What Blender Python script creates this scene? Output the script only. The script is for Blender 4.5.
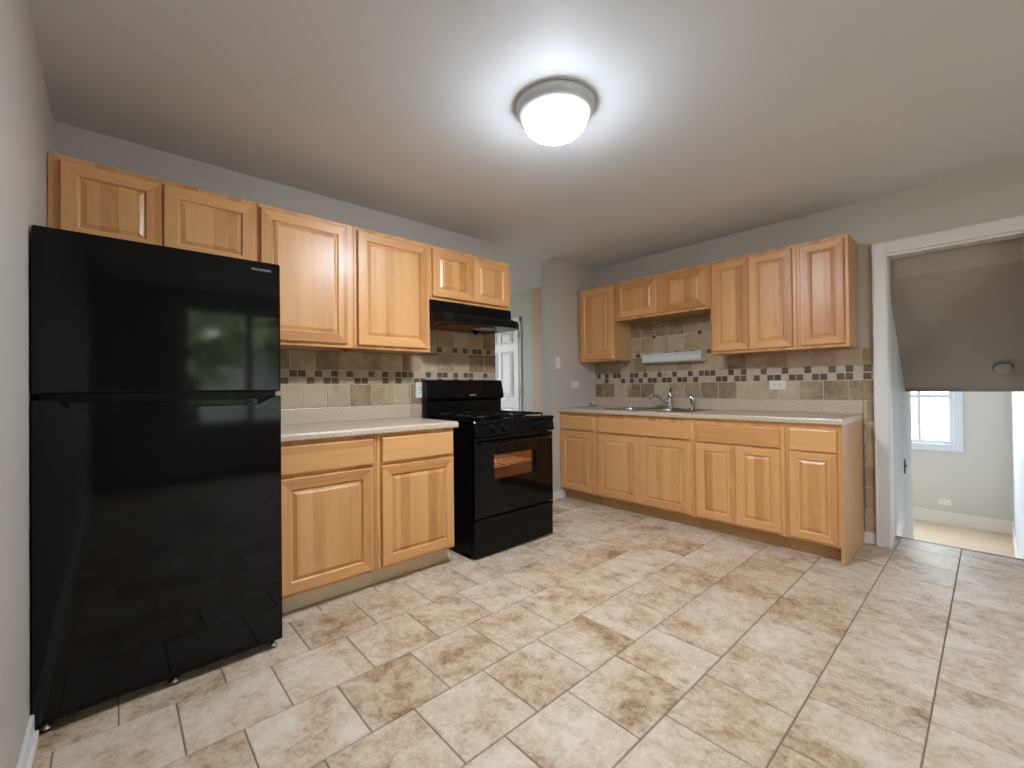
import bpy, bmesh, math, random
from mathutils import Vector, Matrix
random.seed(7)
C = bpy.context.scene.collection
sc = bpy.context.scene
PI = math.pi
for o in list(bpy.data.objects): bpy.data.objects.remove(o)

# ------------------------------------------------------------------ camera
CAM = Vector((2.9621, 0.2294, 1.1316)); YAW, PITCH, ROLL, FPX = 0.8327, 0.0071, -0.0106, 437.19
fw = Vector((-math.sin(YAW)*math.cos(PITCH), math.cos(YAW)*math.cos(PITCH), math.sin(PITCH)))
rt = fw.cross(Vector((0, 0, 1))).normalized(); up = rt.cross(fw)
r2 = math.cos(ROLL)*rt + math.sin(ROLL)*up; u2 = -math.sin(ROLL)*rt + math.cos(ROLL)*up
cd = bpy.data.cameras.new('camera'); cam = bpy.data.objects.new('camera', cd); C.objects.link(cam)
cd.sensor_fit = 'HORIZONTAL'; cd.sensor_width = 36; cd.lens = FPX*36/1024; cd.clip_start = 0.02
M = Matrix((r2, u2, -fw)).transposed().to_4x4(); M.translation = CAM
cam.matrix_world = M; sc.camera = cam

# ------------------------------------------------------------------ look, world, daylight
sc.view_settings.view_transform = 'Standard'; sc.view_settings.look = 'None'
sc.view_settings.exposure = 0.78; sc.view_settings.gamma = 1.0; sc.view_settings.use_curve_mapping = False
sc.cycles.use_denoising = True; sc.cycles.max_bounces = 12; sc.cycles.diffuse_bounces = 8
sc.cycles.caustics_reflective = False; sc.cycles.caustics_refractive = False
sc.cycles.sample_clamp_indirect = 6
SKY = 12.0            # radiance of the overcast sky seen through the windows
LAMP = 255.0          # radiance of the ceiling lamp's glass bowl
w = bpy.data.worlds.new('world'); sc.world = w; w.use_nodes = True
nt = w.node_tree; nt.nodes.clear()
wo = nt.nodes.new('ShaderNodeOutputWorld'); bg = nt.nodes.new('ShaderNodeBackground')
tc = nt.nodes.new('ShaderNodeTexCoord'); sp = nt.nodes.new('ShaderNodeSeparateXYZ'); cr = nt.nodes.new('ShaderNodeValToRGB')
nt.links.new(tc.outputs['Generated'], sp.inputs[0])
mr = nt.nodes.new('ShaderNodeMapRange'); mr.inputs[1].default_value = -0.3; mr.inputs[2].default_value = 0.5
nt.links.new(sp.outputs[2], mr.inputs[0]); nt.links.new(mr.outputs[0], cr.inputs[0])
cr.color_ramp.elements[0].position = 0.3; cr.color_ramp.elements[0].color = (0.42, 0.43, 0.40, 1)
cr.color_ramp.elements[1].position = 0.46; cr.color_ramp.elements[1].color = (0.76, 0.88, 1.0, 1)
nt.links.new(cr.outputs[0], bg.inputs[0]); bg.inputs[1].default_value = SKY
nt.links.new(bg.outputs[0], wo.inputs[0])
def portal(loc, rot, sx, sy):
    l = bpy.data.lights.new('window_portal', 'AREA'); l.shape = 'RECTANGLE'; l.size = sx; l.size_y = sy
    l.cycles.is_portal = True
    o = bpy.data.objects.new('window_portal', l); C.objects.link(o); o.location = loc; o.rotation_euler = rot

# room numbers (metres): west wall x=0, south wall y=0.03, north wall y=YB
YB, YS, XE, H = 4.1813, 0.022, 5.5, 2.41
YA, YR = 2.725, 3.45            # the opening to the hall in the west wall
OX0, OX1, OZ = 2.467, 3.115, 2.022   # stair doorway
YT = 4.48                       # kitchen floor edge at the stairs
LZ, LY = -0.75, 8.40            # lower room floor and far wall
portal((XE-0.02, 1.59, 1.43), (0, PI/2, 0), 1.50, 1.42)
portal((-2.88, 3.01, 1.5), (0, -PI/2, 0), 1.2, 0.82)
portal((2.16, LY+0.02, 0.93), (-PI/2, 0, 0), 0.9, 1.24)
portal((0.15, LY+0.02, 0.9), (-PI/2, 0, 0), 2.2, 1.3)  # for the unseen window added to light the lower room

# ------------------------------------------------------------------ materials
def srgb(r, g, b):
    f = lambda c: c/12.92 if c <= 0.04045 else ((c+0.055)/1.055)**2.4
    return (f(r/255), f(g/255), f(b/255), 1)
class NM:
    """small node-material writer"""
    def __init__(s, name):
        s.m = bpy.data.materials.new(name); s.m.use_nodes = True; s.t = s.m.node_tree
        s.b = s.t.nodes['Principled BSDF']
    def n(s, kind, **kw):
        x = s.t.nodes.new(kind)
        for k, v in kw.items(): setattr(x, k, v)
        return x
    def l(s, a, b): s.t.links.new(a, b)
    def math(s, op, a, b=None, c=None):
        x = s.n('ShaderNodeMath', operation=op)
        for i, v in enumerate((a, b, c)):
            if v is None: continue
            if isinstance(v, (int, float)): x.inputs[i].default_value = v
            else: s.l(v, x.inputs[i])
        return x.outputs[0]
    def mix(s, f, a, b, bt='MIX'):
        x = s.n('ShaderNodeMix', data_type='RGBA', blend_type=bt)
        for i, v in ((0, f), (6, a), (7, b)):
            if isinstance(v, (int, float)): x.inputs[i].default_value = v
            elif isinstance(v, tuple): x.inputs[i].default_value = v
            else: s.l(v, x.inputs[i])
        return x.outputs[2]
    def noise(s, vec, scale, detail=4, rough=0.55, dist=0.0, dims='3D'):
        x = s.n('ShaderNodeTexNoise', noise_dimensions=dims)
        x.inputs['Scale'].default_value = scale; x.inputs['Detail'].default_value = detail
        x.inputs['Roughness'].default_value = rough; x.inputs['Distortion'].default_value = dist
        if vec is not None: s.l(vec, x.inputs['Vector'])
        return x.outputs[0]
    def ramp(s, f, stops):
        x = s.n('ShaderNodeValToRGB'); e = x.color_ramp.elements
        while len(e) < len(stops): e.new(0.5)
        for i, (p, c) in enumerate(stops): e[i].position = p; e[i].color = c
        s.l(f, x.inputs[0]); return x.outputs[0]
    def scale(s, vec, v):
        x = s.n('ShaderNodeVectorMath', operation='MULTIPLY'); s.l(vec, x.inputs[0]); x.inputs[1].default_value = v
        return x.outputs[0]
    def add(s, vec, v):
        x = s.n('ShaderNodeVectorMath', operation='ADD'); s.l(vec, x.inputs[0]); s.l(v, x.inputs[1]); return x.outputs[0]
    def bump(s, h, st, d=0.002):
        x = s.n('ShaderNodeBump'); x.inputs['Strength'].default_value = st; x.inputs['Distance'].default_value = d
        s.l(h, x.inputs['Height']); s.l(x.outputs[0], s.b.inputs['Normal'])
    def set(s, col=None, rough=None, metal=None, spec=None, coat=None):
        if col is not None:
            if isinstance(col, tuple): s.b.inputs['Base Color'].default_value = col
            else: s.l(col, s.b.inputs['Base Color'])
        if rough is not None:
            if isinstance(rough, (int, float)): s.b.inputs['Roughness'].default_value = rough
            else: s.l(rough, s.b.inputs['Roughness'])
        if metal is not None: s.b.inputs['Metallic'].default_value = metal
        if spec is not None: s.b.inputs['Specular IOR Level'].default_value = spec
        if coat is not None:
            s.b.inputs['Coat Weight'].default_value = coat; s.b.inputs['Coat Roughness'].default_value = 0.30
        return s.m
    def pos(s): return s.n('ShaderNodeNewGeometry').outputs['Position']
    def obj(s): return s.n('ShaderNodeTexCoord').outputs['Object']
    def island(s): return s.n('ShaderNodeNewGeometry').outputs['Random Per Island']

def paint(name, c, rough=0.6, amt=0.05, spec=0.35):
    k = NM(name); p = k.pos(); n = k.noise(p, 1.7, 3)
    d = tuple(x*(1-amt) for x in c[:3])+(1,)
    k.set(k.mix(n, d, c), rough, spec=spec); k.bump(k.noise(p, 160, 2), 0.12, 0.001); return k.m
def plain(name, c, rough=0.5, metal=0.0, spec=0.5, bump=0.0, bscale=80):
    k = NM(name); n = k.noise(k.obj(), 30, 2)
    k.set(k.mix(n, tuple(x*0.94 for x in c[:3])+(1,), c), rough, metal, spec)
    if bump: k.bump(k.noise(k.obj(), bscale, 3), bump, 0.001)
    return k.m
def emit(name, c, st):
    k = NM(name); k.set((0.8, 0.8, 0.8, 1), 0.3)
    k.b.inputs['Emission Color'].default_value = c; k.b.inputs['Emission Strength'].default_value = st; return k.m
def wood(name, axis, light, dark, rough=0.3, stave=0.062):
    """maple: grain along `axis` ('x' or 'z' of the object), glued-up staves across it"""
    k = NM(name); o = k.obj(); sp_ = k.n('ShaderNodeSeparateXYZ'); k.l(o, sp_.inputs[0])
    oi = k.n('ShaderNodeObjectInfo').outputs['Random']
    across = sp_.outputs[0] if axis == 'z' else sp_.outputs[2]
    cell = k.math('FLOOR', k.math('DIVIDE', k.math('ADD', across, k.math('MULTIPLY', oi, 3.7)), stave))
    wn = k.n('ShaderNodeTexWhiteNoise', noise_dimensions='2D'); cv = k.n('ShaderNodeCombineXYZ')
    k.l(cell, cv.inputs[0]); k.l(k.math('MULTIPLY', oi, 91.0), cv.inputs[1]); k.l(cv.outputs[0], wn.inputs['Vector'])
    off = k.n('ShaderNodeCombineXYZ'); k.l(k.math('MULTIPLY', wn.outputs[0], 9.0), off.inputs[0]); k.l(oi, off.inputs[1])
    v = k.add(k.scale(o, (9, 9, 0.9) if axis == 'z' else (0.9, 9, 9)), off.outputs[0])
    g = k.noise(v, 3.0, 5, 0.6, 0.6); f = k.noise(k.scale(v, (6, 6, 6)), 3.0, 2, 0.5)
    t = k.math('ADD', k.math('MULTIPLY', g, 0.55), k.math('ADD', k.math('MULTIPLY', k.math('POWER', wn.outputs[0], 1.8), 0.5), k.math('MULTIPLY', f, 0.25)))
    col = k.ramp(t, [(0.22, light), (0.62, tuple((a*0.6+b*0.4) for a, b in zip(light, dark))), (0.98, dark)])
    k.set(col, rough+0.08, spec=0.35, coat=0.35); k.bump(f, 0.03, 0.001); return k.m

WL, WD = (0.77, 0.41, 0.165, 1), (0.48, 0.20, 0.06, 1)
m_wv = wood('maple_vertical', 'z', WL, WD, 0.28)
m_wh = wood('maple_horizontal', 'x', WL, WD, 0.28, 0.2)
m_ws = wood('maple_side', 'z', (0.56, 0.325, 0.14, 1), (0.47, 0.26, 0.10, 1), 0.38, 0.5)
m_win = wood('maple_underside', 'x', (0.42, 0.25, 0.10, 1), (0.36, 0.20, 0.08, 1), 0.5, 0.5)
m_wall = paint('greige_paint', (0.53, 0.485, 0.435, 1), 0.55)
m_hall = paint('hall_paint', (0.50, 0.485, 0.425, 1), 0.55)
m_warmlit = paint('warm_lit_paint', (0.56, 0.40, 0.285, 1), 0.55)  # hall paint tinted orange to stand in for warm light
m_ceil = paint('ceiling_paint', (0.69, 0.71, 0.735, 1), 0.6)
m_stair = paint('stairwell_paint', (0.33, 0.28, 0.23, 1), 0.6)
m_low = paint('lower_room_paint', (0.60, 0.585, 0.55, 1), 0.6)
m_trim = paint('white_trim', (0.74, 0.71, 0.67, 1), 0.4, 0.03, 0.5)
m_daylit = paint('daylit_white', (0.66, 0.71, 0.80, 1), 0.4, 0.03, 0.5)  # white paint with the blue of daylight mixed into its colour
m_white = plain('white_plastic', (0.78, 0.76, 0.70, 1), 0.35)
m_dark = plain('dark_slot', (0.03, 0.028, 0.025, 1), 0.5)
m_toe = wood('bare_board', 'x', (0.78, 0.67, 0.51, 1), (0.62, 0.50, 0.36, 1), 0.6, 0.3)
m_toeb = wood('brown_kick', 'x', (0.52, 0.33, 0.15, 1), (0.42, 0.25, 0.10, 1), 0.5, 0.3)
m_black = NM('gloss_black'); m_black.set((0.002, 0.002, 0.0025, 1), 0.06, spec=0.26); m_black = m_black.m
def black_tex(name, rough, col=0.003, bump=0.0):
    k = NM(name); k.set((col, col, col*1.05, 1), rough, spec=0.18)
    if bump: k.bump(k.noise(k.obj(), 500, 2), bump, 0.0006)
    return k.m
m_black2 = black_tex('satin_black', 0.3)
m_iron = black_tex('cast_iron', 0.45, 0.005, 0.25)
m_blackside = black_tex('textured_black', 0.42, 0.003, 0.2)
m_steel = NM('brushed_steel'); _o = m_steel.obj()
m_steel.set((0.52, 0.51, 0.49, 1), k_r := 0.26, 1.0); m_steel.bump(m_steel.noise(m_steel.scale(_o, (3, 60, 60)), 20, 2), 0.05, 0.001); m_steel = m_steel.m
m_chrome = NM('chrome').set((0.80, 0.80, 0.82, 1), 0.07, 1.0)
m_nickel = NM('painted_nickel').set((0.66, 0.68, 0.72, 1), 0.38, 0.15)
m_rack = NM('rack_wire').set((0.85, 0.78, 0.68, 1), 0.35, 0.4)
m_enamel = plain('oven_enamel', (0.16, 0.11, 0.08, 1), 0.35)
m_red = plain('red_plastic', (0.30, 0.03, 0.012, 1), 0.4)
m_redmesh = plain('red_brown_filter', (0.24, 0.03, 0.012, 1), 0.4, bump=0.4, bscale=300)
m_letter = plain('silver_lettering', (0.62, 0.62, 0.62, 1), 0.3, 0.2)
m_badge = plain('silver_badge', (0.5, 0.5, 0.5, 1), 0.3, 0.6)
k = NM('lit_glass_bowl'); k.set((0.8, 0.8, 0.8, 1), 0.3); oz = k.n('ShaderNodeSeparateXYZ'); k.l(k.obj(), oz.inputs[0])
hz = k.n('ShaderNodeMapRange'); hz.inputs[1].default_value = -0.05; hz.inputs[2].default_value = -0.140; k.l(oz.outputs[2], hz.inputs[0])
k.b.inputs['Emission Color'].default_value = (0.80, 0.895, 1.0, 1)
k.l(k.math('MULTIPLY', k.math('ADD', 0.022, k.math('MULTIPLY', k.math('POWER', hz.outputs[0], 2.3), 0.95)), LAMP), k.b.inputs['Emission Strength']); m_bowl = k.m
m_ovlamp = emit('oven_lamp', (1.0, 0.64, 0.36, 1), 420.0)
m_diff = plain('white_diffuser', (0.72, 0.74, 0.72, 1), 0.35)
m_lens = plain('hood_lens', (0.6, 0.52, 0.46, 1), 0.3)
# laminate counter
k = NM('speckled_laminate'); p = k.pos()
s1 = k.noise(p, 170, 3, 0.7); s2 = k.noise(p, 9, 3)
c1 = k.ramp(s1, [(0.36, (0.38, 0.28, 0.19, 1)), (0.47, (0.58, 0.465, 0.345, 1)), (0.62, (0.66, 0.55, 0.43, 1)), (0.72, (0.76, 0.67, 0.56, 1))])
k.set(k.mix(k.math('MULTIPLY', s2, 0.18), c1, (0.44, 0.35, 0.26, 1)), 0.32); m_lam = k.m
# floor tile
k = NM('floor_tile'); p = k.pos(); isl = k.island()
ofs = k.n('ShaderNodeCombineXYZ'); k.l(k.math('MULTIPLY', isl, 37.0), ofs.inputs[0]); k.l(k.math('MULTIPLY', isl, 61.0), ofs.inputs[1])
v = k.add(p, ofs.outputs[0])
n1 = k.noise(v, 3.2, 6, 0.62, 0.5); n2 = k.noise(v, 16, 5, 0.65, 0.3); n3 = k.noise(v, 60, 3, 0.6)
t = k.math('ADD', k.math('MULTIPLY', n1, 0.60), k.math('ADD', k.math('MULTIPLY', n2, 0.42), k.math('ADD', k.math('MULTIPLY', isl, 0.06), k.math('MULTIPLY', n3, 0.22))))
col = k.ramp(t, [(0.47, (0.20, 0.115, 0.06, 1)), (0.55, (0.38, 0.255, 0.155, 1)), (0.61, (0.50, 0.37, 0.255, 1)), (0.68, (0.60, 0.48, 0.36, 1)), (0.78, (0.68, 0.59, 0.49, 1))])
k.set(col, k.math('ADD', 0.38, k.math('MULTIPLY', n2, 0.2)), spec=0.35); k.bump(k.math('ADD', n2, k.math('MULTIPLY', n3, 0.4)), 0.25, 0.003); m_ft = k.m
m_grout = paint('floor_grout', (0.23, 0.18, 0.135, 1), 0.8, 0.2)
# wall tile
def walltile(name, stops, rough=0.4):
    k = NM(name); p = k.pos(); isl = k.island()
    o = k.n('ShaderNodeCombineXYZ')
    for i in range(3): k.l(k.math('MULTIPLY', isl, 23.0+11*i), o.inputs[i])
    v = k.add(p, o.outputs[0]); n1 = k.noise(v, 9, 5, 0.6, 0.4); n2 = k.noise(v, 45, 3)
    t = k.math('ADD', k.math('MULTIPLY', n1, 0.5), k.math('ADD', k.math('MULTIPLY', isl, 0.36), k.math('MULTIPLY', n2, 0.14)))
    k.set(k.ramp(t, stops), rough); k.bump(n2, 0.12, 0.001); return k.m
m_wt = walltile('wall_tile', [(0.30, (0.22, 0.14, 0.075, 1)), (0.46, (0.38, 0.275, 0.17, 1)), (0.60, (0.49, 0.375, 0.25, 1)), (0.75, (0.58, 0.465, 0.335, 1))])
m_wm = walltile('mosaic_light', [(0.25, (0.42, 0.33, 0.23, 1)), (0.75, (0.56, 0.465, 0.35, 1))])
m_wdk = walltile('mosaic_dark', [(0.25, (0.08, 0.045, 0.02, 1)), (0.75, (0.155, 0.098, 0.05, 1))])
m_wg = paint('wall_grout', (0.56, 0.48, 0.375, 1), 0.8, 0.1)
# lower floor, pale wood
k = NM('pale_wood_floor'); p = k.pos(); sx_ = k.n('ShaderNodeSeparateXYZ'); k.l(p, sx_.inputs[0])
wn = k.n('ShaderNodeTexWhiteNoise', noise_dimensions='1D'); k.l(k.math('FLOOR', k.math('DIVIDE', sx_.outputs[1], 0.09)), wn.inputs['W'])
k.set(k.mix(k.math('ADD', k.math('MULTIPLY', wn.outputs[0], 0.5), k.math('MULTIPLY', k.noise(k.scale(p, (2, 14, 1)), 3), 0.5)), (0.62, 0.48, 0.33, 1), (0.72, 0.58, 0.42, 1)), 0.16); m_pale = k.m
# glass: clear pane with a faint reflection
def pane(name, tint=(1, 1, 1, 1), refl=0.06):
    k = NM(name); t = k.t; t.nodes.remove(k.b)
    tr = k.n('ShaderNodeBsdfTransparent'); gl = k.n('ShaderNodeBsdfGlossy'); mx = k.n('ShaderNodeMixShader')
    tr.inputs[0].default_value = tint; gl.inputs['Roughness'].default_value = 0.02; mx.inputs[0].default_value = refl
    k.l(tr.outputs[0], mx.inputs[1]); k.l(gl.outputs[0], mx.inputs[2]); k.l(mx.outputs[0], t.nodes['Material Output'].inputs[0]); return k.m
m_glass = pane('window_glass'); m_ovglass = pane('oven_glass', (0.62, 0.52, 0.44, 1), 0.05)
def leafmat(name, a, b):
    k = NM(name); n = k.noise(k.pos(), 3.5, 4, 0.7); k.set(k.ramp(n, [(0.35, a), (0.65, b)]), 0.8); return k.m
m_leaf = leafmat('leaves', (0.10, 0.16, 0.07, 1), (0.66, 0.72, 0.38, 1))
m_bark = plain('bark', (0.06, 0.045, 0.035, 1), 0.9)
m_grass = leafmat('lawn', (0.10, 0.14, 0.08, 1), (0.20, 0.22, 0.14, 1))

# ------------------------------------------------------------------ mesh helpers
class MB:
    def __init__(s): s.v = []; s.f = []; s.mi = []; s.sm = []; s.mats = []
    def m(s, mat):
        if mat not in s.mats: s.mats.append(mat)
        return s.mats.index(mat)
    def face(s, idx, mat, smooth=False): s.f.append(tuple(idx)); s.mi.append(s.m(mat)); s.sm.append(smooth)
    def add(s, vs): b = len(s.v); s.v += [tuple(x) for x in vs]; return b
    def box(s, x0, x1, y0, y1, z0, z1, mat, mats=None):
        b = s.add([(x, y, z) for z in (z0, z1) for y in (y0, y1) for x in (x0, x1)])
        F = dict(bottom=(0, 2, 3, 1), top=(4, 5, 7, 6), front=(0, 1, 5, 4), back=(2, 6, 7, 3), left=(0, 4, 6, 2), right=(1, 3, 7, 5))
        for n, q in F.items(): s.face([b+i for i in q], (mats or {}).get(n, mat))
    def prism(s, poly, axis, a, c, mat, smooth=False):
        """extrude 2-D polygon between a and c along axis; poly coords are the other two axes in xyz order"""
        def P(u, v, w): return {'x': (w, u, v), 'y': (u, w, v), 'z': (u, v, w)}[axis]
        n = len(poly); b = s.add([P(u, v, a) for u, v in poly]+[P(u, v, c) for u, v in poly])
        s.face([b+i for i in range(n)][::-1], mat); s.face([b+n+i for i in range(n)], mat)
        for i in range(n): s.face([b+i, b+(i+1) % n, b+n+(i+1) % n, b+n+i], mat, smooth)
    def lathe(s, prof, mat, n=32, at=(0, 0, 0), axis='z', mats=None, smooth=True):
        """prof: (radius, height) list"""
        rings = []
        for r, h in prof:
            if r < 1e-6: rings.append([s.add([s.ax(0, 0, h, at, axis)])])
            else:
                b = s.add([s.ax(r*math.cos(2*PI*i/n), r*math.sin(2*PI*i/n), h, at, axis) for i in range(n)]); rings.append([b+i for i in range(n)])
        for j in range(len(rings)-1):
            A, B = rings[j], rings[j+1]; mm = mats[j] if mats else mat
            for i in range(n):
                i2 = (i+1) % n
                if len(A) == 1 and len(B) == 1: continue
                if len(A) == 1: s.face([A[0], B[i], B[i2]], mm, smooth)
                elif len(B) == 1: s.face([A[i], A[i2], B[0]], mm, smooth)
                else: s.face([A[i], A[i2], B[i2], B[i]], mm, smooth)
    @staticmethod
    def ax(a, b, h, at, axis):
        if axis == 'z': q = (a, b, h)
        elif axis == 'x': q = (h, a, b)
        else: q = (a, h, b)
        return (q[0]+at[0], q[1]+at[1], q[2]+at[2])
    def tube(s, pts, rad, mat, n=12, caps=True):
        pts = [Vector(p) for p in pts]; rads = rad if isinstance(rad, (list, tuple)) else [rad]*len(pts); rings = []
        ref = Vector((0, 0, 1))
        for i, p in enumerate(pts):
            t = (pts[min(i+1, len(pts)-1)]-pts[max(i-1, 0)]).normalized()
            a = t.cross(ref)
            if a.length < 1e-3: a = t.cross(Vector((0, 1, 0)))
            a.normalize(); c = a.cross(t)
            b = s.add([p+rads[i]*(math.cos(2*PI*k/n)*a+math.sin(2*PI*k/n)*c) for k in range(n)]); rings.append(b)
        for j in range(len(rings)-1):
            for i in range(n): s.face([rings[j]+i, rings[j]+(i+1) % n, rings[j+1]+(i+1) % n, rings[j+1]+i], mat, True)
        if caps:
            s.face([rings[0]+i for i in range(n)][::-1], mat); s.face([rings[-1]+i for i in range(n)], mat)
    def build(s, name, parent=None, bevel=0.0, seg=2, kind=None, label=None, loc=None):
        me = bpy.data.meshes.new(name); me.from_pydata(s.v, [], s.f); me.update()
        for mt in s.mats: me.materials.append(mt)
        for p_, i, sm in zip(me.polygons, s.mi, s.sm): p_.material_index = i; p_.use_smooth = sm
        bm = bmesh.new(); bm.from_mesh(me); bmesh.ops.recalc_face_normals(bm, faces=bm.faces); bm.to_mesh(me); bm.free()
        o = bpy.data.objects.new(name, me); C.objects.link(o)
        if loc: o.location = loc
        if parent: o.parent = parent
        if kind: o['kind'] = kind
        if label: o['label'] = label
        if bevel:
            b = o.modifiers.new('bevel', 'BEVEL'); b.width = bevel; b.segments = seg; b.limit_method = 'ANGLE'; b.angle_limit = math.radians(40)
        return o
def tag(o, label, cat, group=None):
    o['label'] = label; o['category'] = cat
    if group: o['group'] = group
    return o
def thing(name, label, cat, loc=(0, 0, 0), rz=0.0, group=None):
    o = bpy.data.objects.new(name, None); C.objects.link(o); o.empty_display_size = 0.1
    o.location = loc; o.rotation_euler = (0, 0, rz); return tag(o, label, cat, group)
def B1(*a, **k): b = MB(); b.box(*a, **k); return b

# ------------------------------------------------------------------ the setting
# floor: every tile raised a little over the grout, half-offset columns
b = MB(); g = 0.0022
b.box(-2.9, XE, YS-0.02, YT, -0.06, -0.003, m_grout)
PX, PY = 0.3085, 0.309
for ci in range(-10, 19):
    x0, x1 = 0.030+PX*ci, 0.030+PX*(ci+1)
    off = 1.782 + (0.1545 if ci % 2 else 0.0)
    for rj in range(-8, 10):
        y0, y1 = off+PY*rj, off+PY*(rj+1)
        X0, X1, Y0, Y1 = max(x0+g, -2.9), min(x1-g, XE), max(y0+g, YS), min(y1-g, YT)
        if X1-X0 < 0.02 or Y1-Y0 < 0.02: continue
        if X1 < -0.2 and Y1 < 0.6: continue
        e = 0.002
        q = b.add([(X0, Y0, -0.003), (X1, Y0, -0.003), (X1, Y1, -0.003), (X0, Y1, -0.003), (X0+e, Y0+e, 0), (X1-e, Y0+e, 0), (X1-e, Y1-e, 0), (X0+e, Y1-e, 0)])
        b.face([q+4, q+5, q+6, q+7], m_ft)
        for i in range(4): b.face([q+i, q+(i+1) % 4, q+4+(i+1) % 4, q+4+i], m_ft)
b.build('floor', kind='structure')
B1(OX0-0.02, OX1+0.02, YT, YT+0.03, -0.06, 0.001, plain('dark_nosing', (0.07, 0.055, 0.045, 1), 0.5)).build('trim_1', kind='structure')
# ceiling over kitchen and hall
b = MB(); b.box(-2.9, XE, YS-0.02, YR, H, H+0.1, m_ceil); b.box(-2.9, -0.115, YR, 4.30, H, H+0.1, m_ceil); b.box(-0.115, XE, YR, 4.30, H+0.02, H+0.1, m_ceil)
b.build('ceiling', kind='structure')
# west wall: behind fridge and stove, then (past the hall opening) the short return wall
b = MB(); b.box(-0.13, 0, YS-0.12, YA, -0.05, H+0.04, m_wall); b.box(-0.115, 0, YR, YB+0.12, -0.05, H+0.04, m_wall, {'front': m_hall})
wall_w = b.build('wall_west', kind='structure')
# south wall (the grey wall at the left edge)
B1(-0.13, XE+0.12, YS-0.12, YS, -0.05, H+0.04, m_wall).build('wall_south', kind='structure')
# east wall with a wide window
b = MB(); EW = (0.88, 2.30, 0.68, 2.18)
b.box(XE, XE+0.12, YS-0.12, EW[0], -0.05, H+0.04, m_wall); b.box(XE, XE+0.12, EW[1], YB+0.12, -0.05, H+0.04, m_wall)
b.box(XE, XE+0.12, EW[0], EW[1], -0.05, EW[2], m_wall); b.box(XE, XE+0.12, EW[0], EW[1], EW[3], H+0.04, m_wall)
b.build('wall_east', kind='structure')
# north wall with the stair doorway
b = MB(); b.box(-0.13, OX0, YB, YB+0.12, -0.05, H+0.04, m_wall); b.box(OX1, XE+0.12, YB, YB+0.12, -0.05, H+0.04, m_wall)
b.box(OX0, OX1, YB, YB+0.12, OZ, H+0.04, m_wall)
wall_n = b.build('wall_north', kind='structure')
# hall walls
b = MB(); HY = 4.28
b.box(-2.9, -1.08, HY, HY+0.1, -0.05, H+0.02, m_hall); b.build('wall_hall_north', kind='structure')
b = MB(); b.box(-1.08, -0.13, HY-0.01, HY+0.1, -0.05, H+0.02, m_warmlit); b.build('wall_hall_northeast', kind='structure')  # warm-lit stretch of the hall wall, its light put into the colour
B1(-2.9, -0.13, 0.9, 1.0, -0.05, H+0.02, m_hall).build('wall_hall_south', kind='structure')
b = MB(); HW = (2.60, 3.42, 0.9, 2.1)
b.box(-3.0, -2.9, 0.9, HW[0], -0.05, H+0.02, m_hall); b.box(-3.0, -2.9, HW[1], HY+0.1, -0.05, H+0.02, m_hall)
b.box(-3.0, -2.9, HW[0], HW[1], -0.05, HW[2], m_hall); b.box(-3.0, -2.9, HW[0], HW[1], HW[3], H+0.02, m_hall)
b.build('wall_hall_west', kind='structure')
# stairwell and lower room
SY, SZ, S1Y, S1Z = 4.30, 1.865, 5.133, 1.089
b = MB(); b.box(2.30, OX0, YB+0.12, 5.53, LZ-0.05, 2.5, m_low); b.build('wall_stair_left', kind='structure')
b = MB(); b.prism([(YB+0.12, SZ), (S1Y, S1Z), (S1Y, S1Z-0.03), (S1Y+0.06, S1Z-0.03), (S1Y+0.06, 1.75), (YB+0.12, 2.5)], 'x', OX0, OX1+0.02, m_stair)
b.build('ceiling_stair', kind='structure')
b = MB(); 
b.box(-1.2, OX1+0.12, LY, LY+0.12, LZ-0.05, 0.22, m_low); b.box(-1.2, OX1+0.12, LY, LY+0.12, 1.55, 1.75, m_low)
b.box(2.61, OX1+0.12, LY, LY+0.12, 0.22, 1.55, m_low); b.box(1.25, 1.71, LY, LY+0.12, 0.22, 1.55, m_low); b.box(1.71, 2.61, LY, LY+0.12, 0.22, 0.31, m_low); b.box(-1.2, -0.95, LY, LY+0.12, 0.22, 1.55, m_low)
wall_low = b.build('wall_lower_north', kind='structure')
B1(OX1, OX1+0.12, YB+0.12, LY, LZ-0.05, 2.5, m_daylit).build('wall_stair_right', kind='structure')  # bluish daylight on this wall is part of its colour
B1(-1.3, -1.2, 5.4, LY+0.12, LZ-0.05, 1.75, m_low).build('wall_lower_west', kind='structure')
B1(-1.2, 2.30, 5.43, 5.53, LZ-0.05, 1.75, m_low).build('wall_lower_south', kind='structure')
B1(-1.3, OX1+0.12, S1Y+0.06, LY+0.12, 1.75, 1.83, m_ceil).build('ceiling_lower', kind='structure')
B1(-1.3, OX1, 5.25, LY, LZ-0.06, LZ, m_pale).build('floor_lower', kind='structure')
b = MB()
for i in range(3):
    b.box(OX0, OX1, YT+0.03+0.25*i, YT+0.03+0.25*(i+1), LZ-0.06, -0.1875*(i+1), m_pale)
b.build('stair_steps', kind='structure')
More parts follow.
